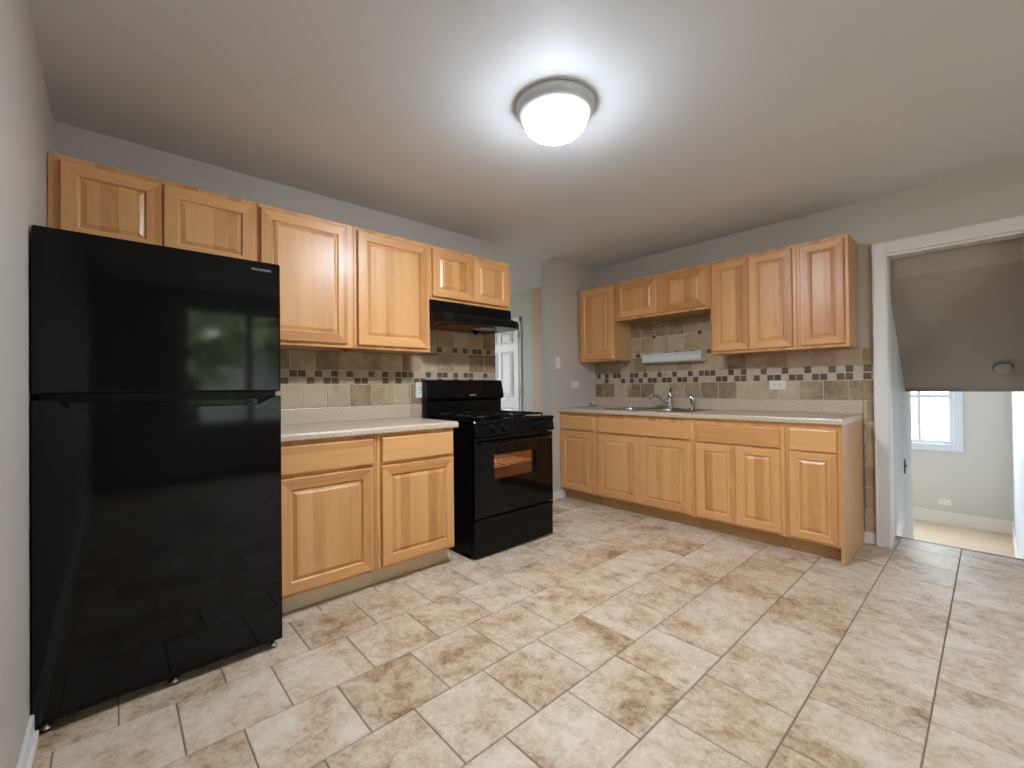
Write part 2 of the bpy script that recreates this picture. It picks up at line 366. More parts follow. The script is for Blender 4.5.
# baseboards
def skirting(name, segs, h=0.10, t=0.013):
    b = MB()
    for (x0, x1, y0, y1, z) in segs: b.box(x0, x1, y0, y1, z, z+h, m_trim)
    return b.build(name, bevel=0.004, kind='structure')
b = MB(); b.box(0.85, XE, YS, YS+0.012, 0, 0.085, m_trim); b.box(0.85, XE, YS, YS+0.022, 0, 0.03, m_trim); b.build('baseboard_south', bevel=0.003, kind='structure')
skirting('baseboard_west', [(-0.001, 0.013, YR-0.013, 3.64, 0), (-0.13, 0.013, YR-0.013, YR+0.001, 0)], 0.085)
skirting('baseboard_north', [(2.33, 2.402, YB-0.013, YB, 0)], 0.078)
skirting('baseboard_lower_north', [(-1.2, OX1, LY-0.015, LY, LZ)], 0.165)
skirting('baseboard_lower_east', [(OX1-0.016, OX1, 5.3, LY, LZ)], 0.165)
# stair doorway casing and jamb
b = MB(); t = 0.018
for (x0, x1) in ((2.402, 2.402+0.075), (OX1-0.01, OX1+0.066)): b.box(x0, x1, YB-t, YB, 0, 2.105, m_trim)
b.box(2.477, OX1-0.01, YB-t, YB, OZ, 2.105, m_trim)
b.box(2.402, 2.414, YB-t-0.006, YB-t, 0, 2.105, m_trim); b.box(2.414, OX1+0.066, YB-t-0.006, YB-t, 2.093, 2.105, m_trim)
b.box(OX0, OX0+0.016, YB, YB+0.125, 0, OZ-0.016, m_trim); b.box(OX1-0.016, OX1, YB, YB+0.125, 0, OZ-0.016, m_trim); b.box(OX0, OX1, YB, YB+0.125, OZ-0.016, OZ+0.001, m_trim)
b.build('trim_2', bevel=0.004, kind='structure')

def window(name, w_, h_, loc, rz, cas=0.09, depth=0.12, sill=True, cols=1, mid=None, mt=None, bars=()):
    """local: x width from 0, z height from 0, room side -y, wall from y=0 to depth"""
    mt = mt or m_trim; b = MB(); c = cas
    b.box(-c, 0, -0.018, 0.0, -c, h_+c, mt); b.box(w_, w_+c, -0.018, 0.0, -c, h_+c, mt)
    b.box(0, w_, -0.018, 0.0, h_, h_+c, mt); b.box(0, w_, -0.018, 0.0, -c, 0, mt)
    o = b.build(name, bevel=0.004, kind='structure'); o.location = loc; o.rotation_euler = (0, 0, rz)
    f = MB(); fr = 0.045
    for i in range(cols):
        x0, x1 = w_*i/cols, w_*(i+1)/cols
        for (a, c2, d, e) in ((x0, x0+fr, 0, h_), (x1-fr, x1, 0, h_), (x0+fr, x1-fr, 0, fr), (x0+fr, x1-fr, h_-fr, h_)): f.box(a, c2, 0.03, 0.07, d, e, mt)
        for bx in bars: f.box(bx-0.018, bx+0.018, 0.028, 0.068, fr, h_-fr, mt)
        if mid: f.box(x0+fr, x1-fr, 0.025, 0.07, mid-0.025, mid+0.025, mt)
    f.build('window_frame', o, 0.003)
    pn = MB()
    for i in range(cols): pn.box(w_*i/cols+fr, w_*(i+1)/cols-fr, 0.048, 0.052, fr, h_-fr, m_glass)
    pn.build('window_pane', o); return o
window('window_1', 0.90, 1.24, (1.71, LY, 0.31), 0, mid=0.64, mt=m_daylit, bars=(0.565,))  # white frame, tinted blue as if lit by daylight
window('window_2', EW[1]-EW[0], EW[3]-EW[2], (XE, EW[1], EW[2]), -PI/2, cols=2)
window('window_3', HW[1]-HW[0], HW[3]-HW[2], (-2.9, HW[0], HW[2]), PI/2, mid=0.6)
window('window_fill', 2.20, 1.33, (-0.95, LY, 0.22), 0, cols=2)  # unseen window, added and made wide to brighten the lower room

# six-panel door in the hall wall, with its casing and hinges
dx1 = -1.325; dw = 0.78
d1 = B1(dx1-dw, dx1, HY-0.03, HY-0.001, 0.01, 2.00, m_trim)
door = d1.build('door_1', bevel=0.003, kind='structure')
b = MB()
def rp(b, x0, x1, z0, z1, y, m):      # raised panel facing -y
    L = [(0, 0.0), (0.012, 0.010), (0.02, 0.010), (0.05, 0.002)]
    rings = []
    for ins, dep in L:
        rings.append(b.add([(x0+ins, y+dep, z0+ins), (x1-ins, y+dep, z0+ins), (x1-ins, y+dep, z1-ins), (x0+ins, y+dep, z1-ins)]))
    for a, c in zip(rings, rings[1:]):
        for i in range(4): b.face([a+i, a+(i+1) % 4, c+(i+1) % 4, c+i], m)
    b.face([rings[-1]+i for i in range(4)], m)
pw = (dw-0.11*2-0.10)/2
for px in (dx1-dw+0.11, dx1-0.11-pw):
    for z0, z1 in ((0.22, 0.85), (1.0, 1.62), (1.73, 1.90)): rp(b, px, px+pw, z0, z1, HY-0.0405, m_trim)
b.build('door_panel', door)
b = MB()
for z in (0.25, 1.03, 1.78): b.tube([(dx1+0.004, HY-0.036, z), (dx1+0.004, HY-0.036, z+0.10)], 0.009, m_nickel, 10)
b.build('door_hinge', door)
b = MB(); b.box(dx1+0.005, dx1+0.032, HY-0.02, HY, 0, 2.075, m_trim); b.box(dx1-dw-0.07, dx1-dw-0.005, HY-0.02, HY, 0, 2.075, m_trim); b.box(dx1-dw-0.07, dx1+0.032, HY-0.02, HY, 2.005, 2.075, m_trim)
b.build('trim_3', bevel=0.004, kind='structure')

# ------------------------------------------------------------------ tiled backsplashes (parts of their walls)
def splash(name, wall, P, zones, rows, grout_t=0.005, tile_t=0.008):
    """P(u, z, d) -> point; zones (u0,u1,z0,z1); rows dict(z0,z1,joint,pitch,dark,single)"""
    b = MB()
    def quadbox(u0, u1, z0, z1, d0, d1, m, e=0.0015):
        q = b.add([P(u0, z0, d0), P(u1, z0, d0), P(u1, z1, d0), P(u0, z1, d0), P(u0+e, z0+e, d1), P(u1-e, z0+e, d1), P(u1-e, z1-e, d1), P(u0+e, z1-e, d1)])
        b.face([q+4, q+5, q+6, q+7], m)
        for i in range(4): b.face([q+i, q+(i+1) % 4, q+4+(i+1) % 4, q+4+i], m)
    for (u0, u1, z0, z1) in zones:
        quadbox(u0, u1, z0, z1, 0.0, grout_t, m_wg, 0)
        for r in rows:
            a, c = r['z']; pitch = r['pitch']; kk = math.floor((u0-r['j'])/pitch)-1
            if c < z0 or a > z1: continue
            while True:
                t0 = r['j']+pitch*kk; t1 = t0+pitch; kk += 1
                if t0 > u1: break
                X0, X1, Z0, Z1 = max(t0+0.0028, u0), min(t1-0.0028, u1), max(a+0.0028, z0), min(c-0.0028, z1)
                if X1-X0 < 0.006 or Z1-Z0 < 0.006: continue
                m = m_wt
                if pitch < 0.1: m = m_wdk if any(abs(dk-(t0+t1)/2) < pitch*0.5 for dk in r['dark']) else m_wm
                quadbox(X0, X1, Z0, Z1, grout_t-0.001, tile_t, m)
    return b
def PW(u, z, d): return (d, u, z)
def PN(u, z, d): return (u, YB-d, z)
mp = 0.0515
Atop = [1.061, 1.111, 1.215, 1.321, 1.424, 1.576, 1.681, 1.786, 1.834, 1.886, 2.036, 2.136, 2.187, 2.286, 2.387, 2.436, 2.585]
Abot = [1.012, 1.166, 1.266, 1.318, 1.475, 1.524, 1.68, 1.784, 1.936, 1.988, 2.15, 2.30, 2.45]
Asin = [2.141, 2.291, 2.389, 2.491, 2.543, 2.645]
rowsA = [dict(z=(0.855, 1.01), j=1.112, pitch=.1545), dict(z=(1.01, 1.163), j=1.112, pitch=.1545), dict(z=(1.163, 1.21), j=1.011-mp/2, pitch=mp, dark=Abot), dict(z=(1.21, 1.257), j=1.061-mp/2, pitch=mp, dark=Atop),
         dict(z=(1.257, 1.411), j=1.199, pitch=.1545), dict(z=(1.411, 1.459), j=2.141-mp/2, pitch=.0505, dark=Asin), dict(z=(1.459, 1.613), j=2.123-.155, pitch=.1545), dict(z=(1.613, 1.77), j=2.18-.155, pitch=.1545)]
b = splash('tile', wall_w, PW, [(0.80, 1.868, 0.90, 1.383), (1.868, YA-0.002, 0.30, 1.383), (1.868, YA-0.002, 1.383, 1.755)], rowsA)
b.build('tile_backsplash', wall_w)
Btop = [0.056, 0.152, 0.254, 0.302, 0.454, 0.51, 0.608, 0.763, 0.916, 1.074, 1.17, 1.222, 1.275, 1.429, 1.529, 1.686, 1.838, 1.993, 2.147, 2.248, 2.348]
Bbot = [0.151, 0.351, 0.453, 0.557, 0.659, 0.713, 0.817, 0.867, 0.97, 1.019, 1.12, 1.326, 1.378, 1.479, 1.534, 1.635, 1.737, 1.788, 1.891, 1.941, 2.044, 2.096, 2.196, 2.248, 2.389]
Bsin = [0.537, 0.639, 0.863, 0.924, 1.09, 1.255]
rowsB = [dict(z=(z0, z0+.155), j=2.355, pitch=.1545) for z0 in (0.085, 0.24, 0.395, 0.55, 0.70, 0.857)] + \
        [dict(z=(1.01, 1.157), j=.250, pitch=.1545), dict(z=(1.157, 1.211), j=.1505-mp/2, pitch=mp, dark=Bbot), dict(z=(1.211, 1.267), j=.152-mp/2, pitch=mp, dark=Btop),
         dict(z=(1.267, 1.411), j=1.1, pitch=.1545), dict(z=(1.411, 1.459), j=.537-mp/2, pitch=mp, dark=Bsin), dict(z=(1.459, 1.613), j=.563, pitch=.1535), dict(z=(1.613, 1.77), j=.563, pitch=.1535)]
b = splash('tile', wall_n, PN, [(0.001, 0.458, 0.90, 1.383), (0.458, 1.398, 0.90, 1.764), (1.398, 2.34, 0.90, 1.383), (2.34, 2.402, 0.078, 1.383)], rowsB)
for u, z in ((0.717, 1.613), (1.174, 1.613)):      # the little dark diamonds
    r = 0.036
    q = b.add([PN(u-r, z, .0085), PN(u, z-r, .0085), PN(u+r, z, .0085), PN(u, z+r, .0085)]); b.face([q, q+1, q+2, q+3], m_wg)
    r = 0.026
    q = b.add([PN(u-r, z, .0095), PN(u, z-r, .0095), PN(u+r, z, .0095), PN(u, z+r, .0095)]); b.face([q, q+1, q+2, q+3], m_wdk)
b.build('tile_backsplash', wall_n)

# ------------------------------------------------------------------ cabinets
def door_mesh(x0, x1, z0, z1, y):
    """raised-panel door, front facing -y, back on y"""
    b = MB(); th = 0.019; st = min(0.058, (x1-x0)*0.2)
    L = [(0, 0.0), (0, th-0.004), (0.004, th), (st-0.004, th), (st, th-0.003), (st+0.002, th-0.008), (st+0.007, th-0.008), (st+0.022, th-0.0015), (st+0.024, th)]
    R = [b.add([(x0+i, y-d, z0+i), (x1-i, y-d, z0+i), (x1-i, y-d, z1-i), (x0+i, y-d, z1-i)]) for i, d in L]
    b.face([R[0]+3-i for i in range(4)], m_wv)
    for j, (a, c) in enumerate(zip(R, R[1:])):
        for i in range(4):
            rail = i in (0, 2) and 2 <= j <= 3
            b.face([a+i, a+(i+1) % 4, c+(i+1) % 4, c+i], m_wh if rail else m_wv)
    b.face([R[-1]+i for i in range(4)], m_wv); return b
def drawer_mesh(x0, x1, z0, z1, y):
    b = MB(); th = 0.019
    L = [(0, 0.0), (0, th-0.006), (0.003, th-0.002), (0.008, th)]
    R = [b.add([(x0+i, y-d, z0+i), (x1-i, y-d, z0+i), (x1-i, y-d, z1-i), (x0+i, y-d, z1-i)]) for i, d in L]
    b.face([R[0]+3-i for i in range(4)], m_wh)
    for a, c in zip(R, R[1:]):
        for i in range(4): b.face([a+i, a+(i+1) % 4, c+(i+1) % 4, c+i], m_wh)
    b.face([R[-1]+i for i in range(4)], m_wh); return b
def face_frame(W, z0, z1, y, openings):
    """front frame 19 mm thick: solid front with darker gaps is not needed, doors overlay it"""
    b = MB(); b.box(0, W, y, y+0.019, z0, z1, m_wv); return b
def wall_cabinet(label, loc, rz, W, H_, doors, group, depth=0.305, z_d=(0.022, None), extras=None):
    """doors: (x0,x1) list, local; loc.z is the cabinet's underside"""
    t = thing('wall_cabinet', label, 'cabinet', loc, rz, group)
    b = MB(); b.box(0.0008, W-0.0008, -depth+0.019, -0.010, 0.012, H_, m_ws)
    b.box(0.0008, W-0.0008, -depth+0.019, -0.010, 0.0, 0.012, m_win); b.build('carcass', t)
    B1(0.0008, W-0.0008, -depth, -depth+0.019, 0, H_, m_wv).build('face_frame', t, 0.0015)
    for x0, x1 in doors: door_mesh(x0, x1, z_d[0], H_-0.025, -depth-0.002).build('door', t)
    return t
def base_cabinet(label, loc, rz, W, drawers, doors, kickmat, group, endpanel=False, hollow=False, depth=0.61, dz=(0.709, 0.852), kick=0.085, x_in=0.0):
    t = thing('base_cabinet', label, 'cabinet', loc, rz, group)
    b = MB()
    if hollow:
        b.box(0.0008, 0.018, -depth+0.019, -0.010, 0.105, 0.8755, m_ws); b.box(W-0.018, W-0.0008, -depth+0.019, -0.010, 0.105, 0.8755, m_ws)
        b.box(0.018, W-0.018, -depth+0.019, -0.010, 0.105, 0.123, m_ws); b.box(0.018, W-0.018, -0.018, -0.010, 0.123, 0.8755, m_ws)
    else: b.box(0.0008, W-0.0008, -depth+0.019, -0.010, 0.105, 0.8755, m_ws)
    b.build('carcass', t)
    B1(0.0008, W-0.0008, -depth, -depth+0.019, 0.105, 0.8755, m_wv).build('face_frame', t, 0.0015)
    for x0, x1 in drawers: drawer_mesh(x0, x1, dz[0], dz[1], -depth-0.002).build('drawer', t)
    for x0, x1 in doors: door_mesh(x0, x1, 0.122, 0.690, -depth-0.002).build('door', t)
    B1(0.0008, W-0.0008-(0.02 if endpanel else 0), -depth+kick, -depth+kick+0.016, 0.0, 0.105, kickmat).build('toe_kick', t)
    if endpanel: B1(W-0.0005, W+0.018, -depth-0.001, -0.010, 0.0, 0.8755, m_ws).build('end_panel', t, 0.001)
    return t
Q = PI/2; ZB, ZT, ZM = 1.383, 2.141, 1.757
gA, gB = 'upper cabinets on the fridge wall', 'upper cabinets on the sink wall'
wall_cabinet('short two-door maple wall cabinet above the black refrigerator', (0, 0.024, ZM), Q, 0.779, ZT-ZM, [(0.037, 0.374), (0.381, 0.761)], gA)
wall_cabinet('tall single-door maple wall cabinet right beside the refrigerator top', (0, 0.803, ZB), Q, 0.524, ZT-ZB, [(0.012, 0.480)], gA)
wall_cabinet('tall single-door maple wall cabinet just left of the range hood', (0, 1.327, ZB), Q, 0.544, ZT-ZB, [(0.023, 0.517)], gA)
wall_cabinet('short two-door maple wall cabinet directly above the black range hood', (0, 1.871, ZM), Q, 0.768, ZT-ZM, [(0.017, 0.374), (0.377, 0.728)], gA)
wall_cabinet('narrow single-door maple wall cabinet in the corner left of the sink', (0.018, YB, ZB), 0, 0.438, ZT-ZB, [(0.034, 0.428)], gB)
wall_cabinet('short two-door maple wall cabinet above the sink and strip light', (0.456, YB, 1.766), 0, 0.944, ZT-1.766, [(0.052, 0.470), (0.519, 0.914)], gB)
wall_cabinet('tall two-door maple wall cabinet right of the sink', (1.400, YB, ZB), 0, 0.617, ZT-ZB, [(0.020, 0.3005), (0.302, 0.592)], gB)
wall_cabinet('tall single-door maple wall cabinet nearest the stair doorway', (2.017, YB, ZB), 0, 0.303, ZT-ZB, [(0.026, 0.281)], gB)
b = MB(); b.prism([(-0.03, 0.0), (0.0, -0.022), (0.03, 0.0)], 'y', -0.26, -0.235, m_red); b.v = [(x+0.50, y, z) for x, y, z in b.v]
bk = b.build('corner_block', bpy.data.objects['wall_cabinet.001'], label='small red block under the cabinet')
hA, hB = 'base cabinets beside the fridge', 'base cabinets under the sink counter'
base_cabinet('maple base cabinet with one drawer, beside the black refrigerator', (0, 0.79, 0), Q, 0.537, [(0.025, 0.510)], [(0.025, 0.503)], m_toe, hA, kick=0.075)
base_cabinet('maple base cabinet with one drawer, beside the black stove', (0, 1.327, 0), Q, 0.524, [(0.026, 0.512)], [(0.024, 0.512)], m_toe, hA, kick=0.075)
base_cabinet('narrow maple base cabinet in the far left corner of sink counter', (0.001, YB, 0), 0, 0.456, [(0.036, 0.433)], [(0.036, 0.434)], m_toeb, hB, dz=(0.709, 0.842))
base_cabinet('wide two-door maple base cabinet directly below the sink', (0.457, YB, 0), 0, 0.933, [(0.026, 0.903)], [(0.031, 0.459), (0.462, 0.910)], m_toeb, hB, hollow=True, dz=(0.706, 0.832))
base_cabinet('two-door maple base cabinet just right of the sink base', (1.390, YB, 0), 0, 0.625, [(0.026, 0.597)], [(0.024, 0.310), (0.312, 0.598)], m_toeb, hB, dz=(0.700, 0.832))
base_cabinet('single-door maple base cabinet nearest the stair doorway', (2.015, YB, 0), 0, 0.301, [(0.028, 0.286)], [(0.028, 0.286)], m_toeb, hB, True, dz=(0.695, 0.838))
# counters
def counter(label, loc, rz, W, hole=None, upr=None):
    t = thing('countertop', label, 'countertop', loc, rz)
    b = MB(); D = 0.645; z0, z1 = 0.0, 0.038
    prof = [(-0.010, z0), (-D+0.004, z0), (-D, z0+0.006), (-D, z1-0.012), (-D+0.004, z1-0.003), (-D+0.012, z1), (-0.010, z1)]
    if hole:
        hx0, hx1, hy0, hy1 = hole
        fp = [(hy0, z0)]+prof[1:-1]+[(hy0, z1)]
        b.prism(fp, 'x', 0, W, m_lam)
        b.box(0, W, hy1, -0.010, z0, z1, m_lam); b.box(0, hx0, hy0, hy1, z0, z1, m_lam); b.box(hx1, W, hy0, hy1, z0, z1, m_lam)
    else: b.prism(prof, 'x', 0, W, m_lam)
    b.build('worktop', t)
    B1(0, W if upr is None else upr, -0.030, -0.010, 0.038, 0.134, m_lam).build('upstand', t, 0.004)
    return t
counter('short beige speckled laminate counter between refrigerator and stove', (0, 0.785, 0.876), Q, 1.083)
SX0, SX1 = 0.50, 1.335
counter('long beige speckled laminate counter holding the sink', (0.002, YB, 0.876), 0, 2.336, hole=(SX0+0.02, SX1-0.02, -0.565, -0.10))

# ------------------------------------------------------------------ sink, faucet, sprayer
b = MB(); z = 0.9145; sy0, sy1 = YB-0.575, YB-0.085
s = thing('kitchen_sink', 'stainless steel double-bowl sink set into the long counter', 'sink', (0.917, YB-0.33, 0.914))
ox, oy = 0.917, YB-0.33
def L(x0, x1, y0, y1, z0, z1): return (x0-ox, x1-ox, y0-oy, y1-oy, z0-0.914, z1-0.914)
b = MB(); zt = 0.920; mid = 0.917
for (x0, x1, y0, y1) in ((SX0, SX1, sy0, sy0+0.03), (SX0, SX1, sy1-0.075, sy1), (SX0, SX0+0.03, sy0+0.03, sy1-0.075), (SX1-0.03, SX1, sy0+0.03, sy1-0.075), (mid-0.018, mid+0.018, sy0+0.03, sy1-0.075)):
    b.box(*L(x0, x1, y0, y1, 0.9145, zt), m_steel)
b.build('rim', s, 0.002)
for (x0, x1) in ((SX0+0.031, mid-0.019), (mid+0.019, SX1-0.031)):
    y0, y1 = sy0+0.031, sy1-0.076; b = MB(); R = []
    for ins, zz in ((0, 0.9195), (0.004, 0.90), (0.012, 0.79), (0.05, 0.765)):
        R.append(b.add([(x0+ins-ox, y0+ins-oy, zz-0.914), (x1-ins-ox, y0+ins-oy, zz-0.914), (x1-ins-ox, y1-ins-oy, zz-0.914), (x0+ins-ox, y1-ins-oy, zz-0.914)]))
    for a, c in zip(R, R[1:]):
        for i in range(4): b.face([a+i, a+(i+1) % 4, c+(i+1) % 4, c+i], m_steel)
    b.face([R[-1]+i for i in range(4)], m_steel); bo = b.build('bowl', s)
    b = MB(); b.lathe([(0, 0), (0.02, 0.001), (0.04, 0.004), (0.045, 0.001), (0.045, 0)], m_chrome, 20, ((x0+x1)/2-ox, (y0+y1)/2-oy, 0.7655-0.914)); b.build('drain', bo)
fx, fy = 0.935, YB-0.12
f = thing('faucet', 'chrome single-lever kitchen faucet behind the sink bowls', 'faucet', (fx, fy, 0.920))
b = MB(); b.lathe([(0, 0), (0.045, 0), (0.045, 0.008), (0.034, 0.014), (0.030, 0.02), (0.027, 0.095), (0.020, 0.105), (0, 0.108)], m_chrome, 28); b.build('body', f)
b = MB(); b.box(-0.105, 0.105, -0.028, 0.028, 0.0, 0.008, m_chrome); b.build('deck_plate', f, 0.004, 3)
b = MB(); b.tube([(-0.01, -0.01, 0.055), (-0.05, -0.05, 0.085), (-0.075, -0.085, 0.113), (-0.10, -0.118, 0.124), (-0.112, -0.134, 0.122), (-0.118, -0.142, 0.110), (-0.118, -0.142, 0.086)], [0.016, 0.014, 0.013, 0.012, 0.012, 0.013, 0.014], m_chrome, 14); b.build('spout', f)
b = MB(); b.lathe([(0.022, 0.108), (0.024, 0.118), (0.018, 0.14), (0.014, 0.15), (0, 0.152)], m_chrome, 20); b.tube([(0, 0, 0.14), (0.004, 0.004, 0.165), (0.006, 0.012, 0.185)], [0.009, 0.008, 0.010], m_dark, 10); b.build('lever', f)
f = thing('side_sprayer', 'small chrome side sprayer standing right of the faucet', 'sprayer', (1.145, YB-0.12, 0.920))
b = MB(); b.lathe([(0, 0), (0.026, 0), (0.026, 0.006), (0.018, 0.016), (0.016, 0.03), (0, 0.03)], m_chrome, 20); b.build('holder', f)
b = MB(); b.lathe([(0, 0.03), (0.012, 0.03), (0.013, 0.06), (0.017, 0.085), (0.019, 0.10), (0.012, 0.112), (0, 0.115)], m_chrome, 20); b.tube([(0, 0, 0.095), (-0.012, -0.02, 0.108)], [0.013, 0.011], m_chrome, 12); b.build('spray_head', f)
for i, (x, y, l) in enumerate(((0.035, YB-0.145, 'dark round sink stopper on counter corner, touching the side wall'), (0.085, YB-0.135, 'dark round sink stopper on counter corner, one nearer the sink'))):
    b = MB(); b.lathe([(0, 0), (0.021, 0), (0.021, 0.012), (0.012, 0.018), (0.008, 0.022), (0.011, 0.032), (0.010, 0.036), (0, 0.038)], m_steel, 20)
    o = b.build('sink_stopper', loc=(x, y, 0.9145)); tag(o, l, 'stopper', 'stoppers on the counter corner')

# ------------------------------------------------------------------ strip light over the sink
t = thing('strip_light', 'white fluorescent strip light on the tiles above the sink', 'light', (0.93, YB-0.009, 1.35))
b = MB(); b.box(-0.29, 0.29, -0.03, 0.0, 0.0, 0.095, m_white); b.build('housing', t, 0.003)
b = MB(); b.prism([(-0.031, 0.002), (-0.075, 0.002), (-0.088, 0.014), (-0.088, 0.060), (-0.060, 0.088), (-0.031, 0.092)], 'x', -0.283, 0.283, m_diff); b.build('diffuser', t, 0.004)
for x in (-0.292, 0.283):
    b = MB(); b.prism([(-0.0, 0.0), (-0.078, 0.0), (-0.092, 0.014), (-0.092, 0.062), (-0.062, 0.092), (-0.0, 0.096)], 'x', x, x+0.009, m_white); b.build('end_cap', t)

# ------------------------------------------------------------------ outlets and switch
def outlet(label, loc, rz, horizontal=False, cat='outlet', name='wall_outlet'):
    t = thing(name, label, cat, loc, rz)
    w_, h_ = (0.118, 0.073) if horizontal else (0.073, 0.118)
    b = MB(); b.box(-w_/2, w_/2, -0.006, 0, -h_/2, h_/2, m_white); b.build('cover_plate', t, 0.003)
    for s_ in (-1, 1):
        cx, cz = (s_*0.02, 0) if horizontal else (0, s_*0.02)
        b = MB(); b.lathe([(0, -0.0085), (0.013, -0.0085), (0.0145, -0.006), (0.0145, -0.005)], m_white, 20, (cx, 0, cz), 'y')
        for q in (-0.005, 0.005):
            a = (cx-0.004, cx+0.004, -0.0092, -0.008, cz+q-0.001, cz+q+0.001) if horizontal else (cx+q-0.001, cx+q+0.001, -0.0092, -0.008, cz-0.004, cz+0.004)
            b.box(*a, m_dark)
        b.build('receptacle', t)
    return t
outlet('white wall outlet on the tiles half hidden behind the stove', (0.0085, 1.958, 1.117), Q)
outlet('white horizontal outlet on the tiles right of the sink', (1.800, YB-0.0085, 1.126), 0, True)
outlet('white horizontal outlet on the side wall left of the sink counter', (0.0, 3.815, 1.150), Q, True)
outlet('white horizontal outlet low on the downstairs wall below the window', (2.515, LY, -0.46), 0, True)
t = thing('light_switch', 'white toggle light switch on the side wall beside the hall opening', 'switch', (0, 3.55, 1.372), Q)
B1(-0.036, 0.036, -0.006, 0, -0.059, 0.059, m_white).build('cover_plate', t, 0.003)
b = MB(); b.prism([(-0.006, -0.011), (-0.018, 0.004), (-0.018, 0.010), (-0.006, 0.011)], 'x', -0.005, 0.005, m_white); b.build('toggle', t, 0.001)
t = thing('light_switch', 'dark light switch low on the left wall of the stairwell', 'switch', (OX0, 5.02, 0.45), Q)
B1(-0.036, 0.036, -0.006, 0, -0.059, 0.059, m_dark).build('cover_plate', t, 0.003)
b = MB(); b.prism([(-0.006, -0.011), (-0.018, 0.004), (-0.018, 0.010), (-0.006, 0.011)], 'x', -0.005, 0.005, m_dark); b.build('toggle', t, 0.001)

# ------------------------------------------------------------------ ceiling light
m_fin = NM('dull_metal').set((0.12, 0.12, 0.12, 1), 0.6, 0.0)
t = thing('ceiling_light', 'round flush-mount ceiling light with a glowing white glass bowl', 'light', (1.635, 1.72, H))
b = MB(); b.lathe([(0.0, 0.0), (0.178, 0.0), (0.180, -0.012), (0.175, -0.028), (0.163, -0.044), (0.151, -0.054), (0.142, -0.048), (0.0, -0.030)], m_nickel, 64); b.build('pan', t)
b = MB(); prof = [(0.147, -0.050)]+[(0.147*math.cos(a)**0.75, -0.052-0.088*math.sin(a)) for a in [i*PI/2/14 for i in range(1, 14)]]+[(0, -0.140)]
b.lathe(prof, m_bowl, 64); b.build('glass_bowl', t)
b = MB(); b.lathe([(0, -0.138), (0.009, -0.140), (0.010, -0.146), (0.006, -0.152), (0, -0.153)], m_fin, 16); b.build('finial', t)

# ------------------------------------------------------------------ smoke detector on the sloping stair ceiling
ang = math.atan2(SZ-S1Z, S1Y-SY)
m_det = plain('aged_plastic', (0.34, 0.30, 0.25, 1), 0.5)  # even grey-brown, close to the tone of the stair ceiling
t = thing('smoke_detector', 'round white smoke detector on the sloping stairwell ceiling', 'smoke detector', (3.014, 4.967, 1.2445))
t.rotation_euler = (PI-ang, 0, 0)
b = MB(); b.lathe([(0, 0), (0.050, 0), (0.052, 0.012), (0.047, 0.026), (0.03, 0.034), (0, 0.036)], m_det, 36); b.build('housing', t)
b = MB(); b.lathe([(0.046, 0.016), (0.0525, 0.016), (0.0525, 0.021), (0.046, 0.021)], m_dark, 36); b.build('vent_ring', t)

# ------------------------------------------------------------------ refrigerator (local x = world y)
FY0, FY1 = 0.028, 0.774; FW = FY1-FY0; XF = 0.848
t = thing('refrigerator', 'glossy black top-freezer refrigerator against the left wall', 'refrigerator', (0, FY0, 0), Q)
b = MB(); b.box(0.004, FW-0.004, -XF+0.07, -0.06, 0.05, 1.675, m_blackside); b.build('body', t, 0.004)
B1(0, FW, -XF, -XF+0.066, 1.124, 1.684, m_black).build('freezer_door', t, 0.008, 3)
b = MB(); zt_ = 1.105; zn = 1.073
# lower door with a scooped top edge
b.prism([(0, 0.038), (FW, 0.038), (FW, zt_), (0.716, zt_), (0.655, zn), (0.088, zn), (0.060, zt_), (0, zt_)], 'y', -XF, -XF+0.066, m_black)
ld = b.build('refrigerator_door', t, 0.005, 3)
b = MB(); b.prism([(-XF+0.003, zn-0.001), (-XF+0.028, zn-0.001), (-XF+0.028, zn+0.020), (-XF+0.0044, zn+0.020)], 'x', 0.088, 0.655, m_black); b.build('handle', ld)
b = MB(); b.box(0.02, FW-0.02, -XF+0.035, -XF+0.07, 1.07, 1.128, m_black2); b.build('door_gasket', t)
B1(0.015, FW-0.015, -XF+0.05, -XF+0.08, 0.018, 0.056, m_black2).build('base_grille', t)
for x in (0.03, FW*0.5, FW-0.03):
    b = MB(); b.lathe([(0, 0), (0.016, 0), (0.016, 0.012), (0.008, 0.016), (0.008, 0.037), (0, 0.037)], m_steel, 16, (x, -XF+0.035, 0.0)); b.build('leveling_foot', t)
for x in (0.05, FW-0.05):
    b = MB(); b.lathe([(0, 0), (0.016, 0), (0.016, 0.05), (0, 0.05)], m_black2, 16, (x, -0.16, 0.0)); b.build('rear_foot', t)
# wordmark on the freezer door
tx = bpy.data.curves.new('brand', 'FONT'); tx.body = 'FRIGIDAIRE'; tx.size = 0.0125; tx.extrude = 0.0006; tx.align_x = 'CENTER'; tx.align_y = 'CENTER'; tx.space_character = 1.2
to = bpy.data.objects.new('brand', tx); C.objects.link(to); bpy.context.view_layer.update()
me = bpy.data.meshes.new_from_object(to.evaluated_get(bpy.context.evaluated_depsgraph_get())); bpy.data.objects.remove(to)
me.materials.clear(); me.materials.append(m_letter)
wm = bpy.data.objects.new('brand_lettering', me); C.objects.link(wm); wm.parent = t
wm.location = (0.700-FY0, -XF-0.0006, 1.647); wm.rotation_euler = (PI/2, 0, 0); wm['label'] = 'silver brand lettering'

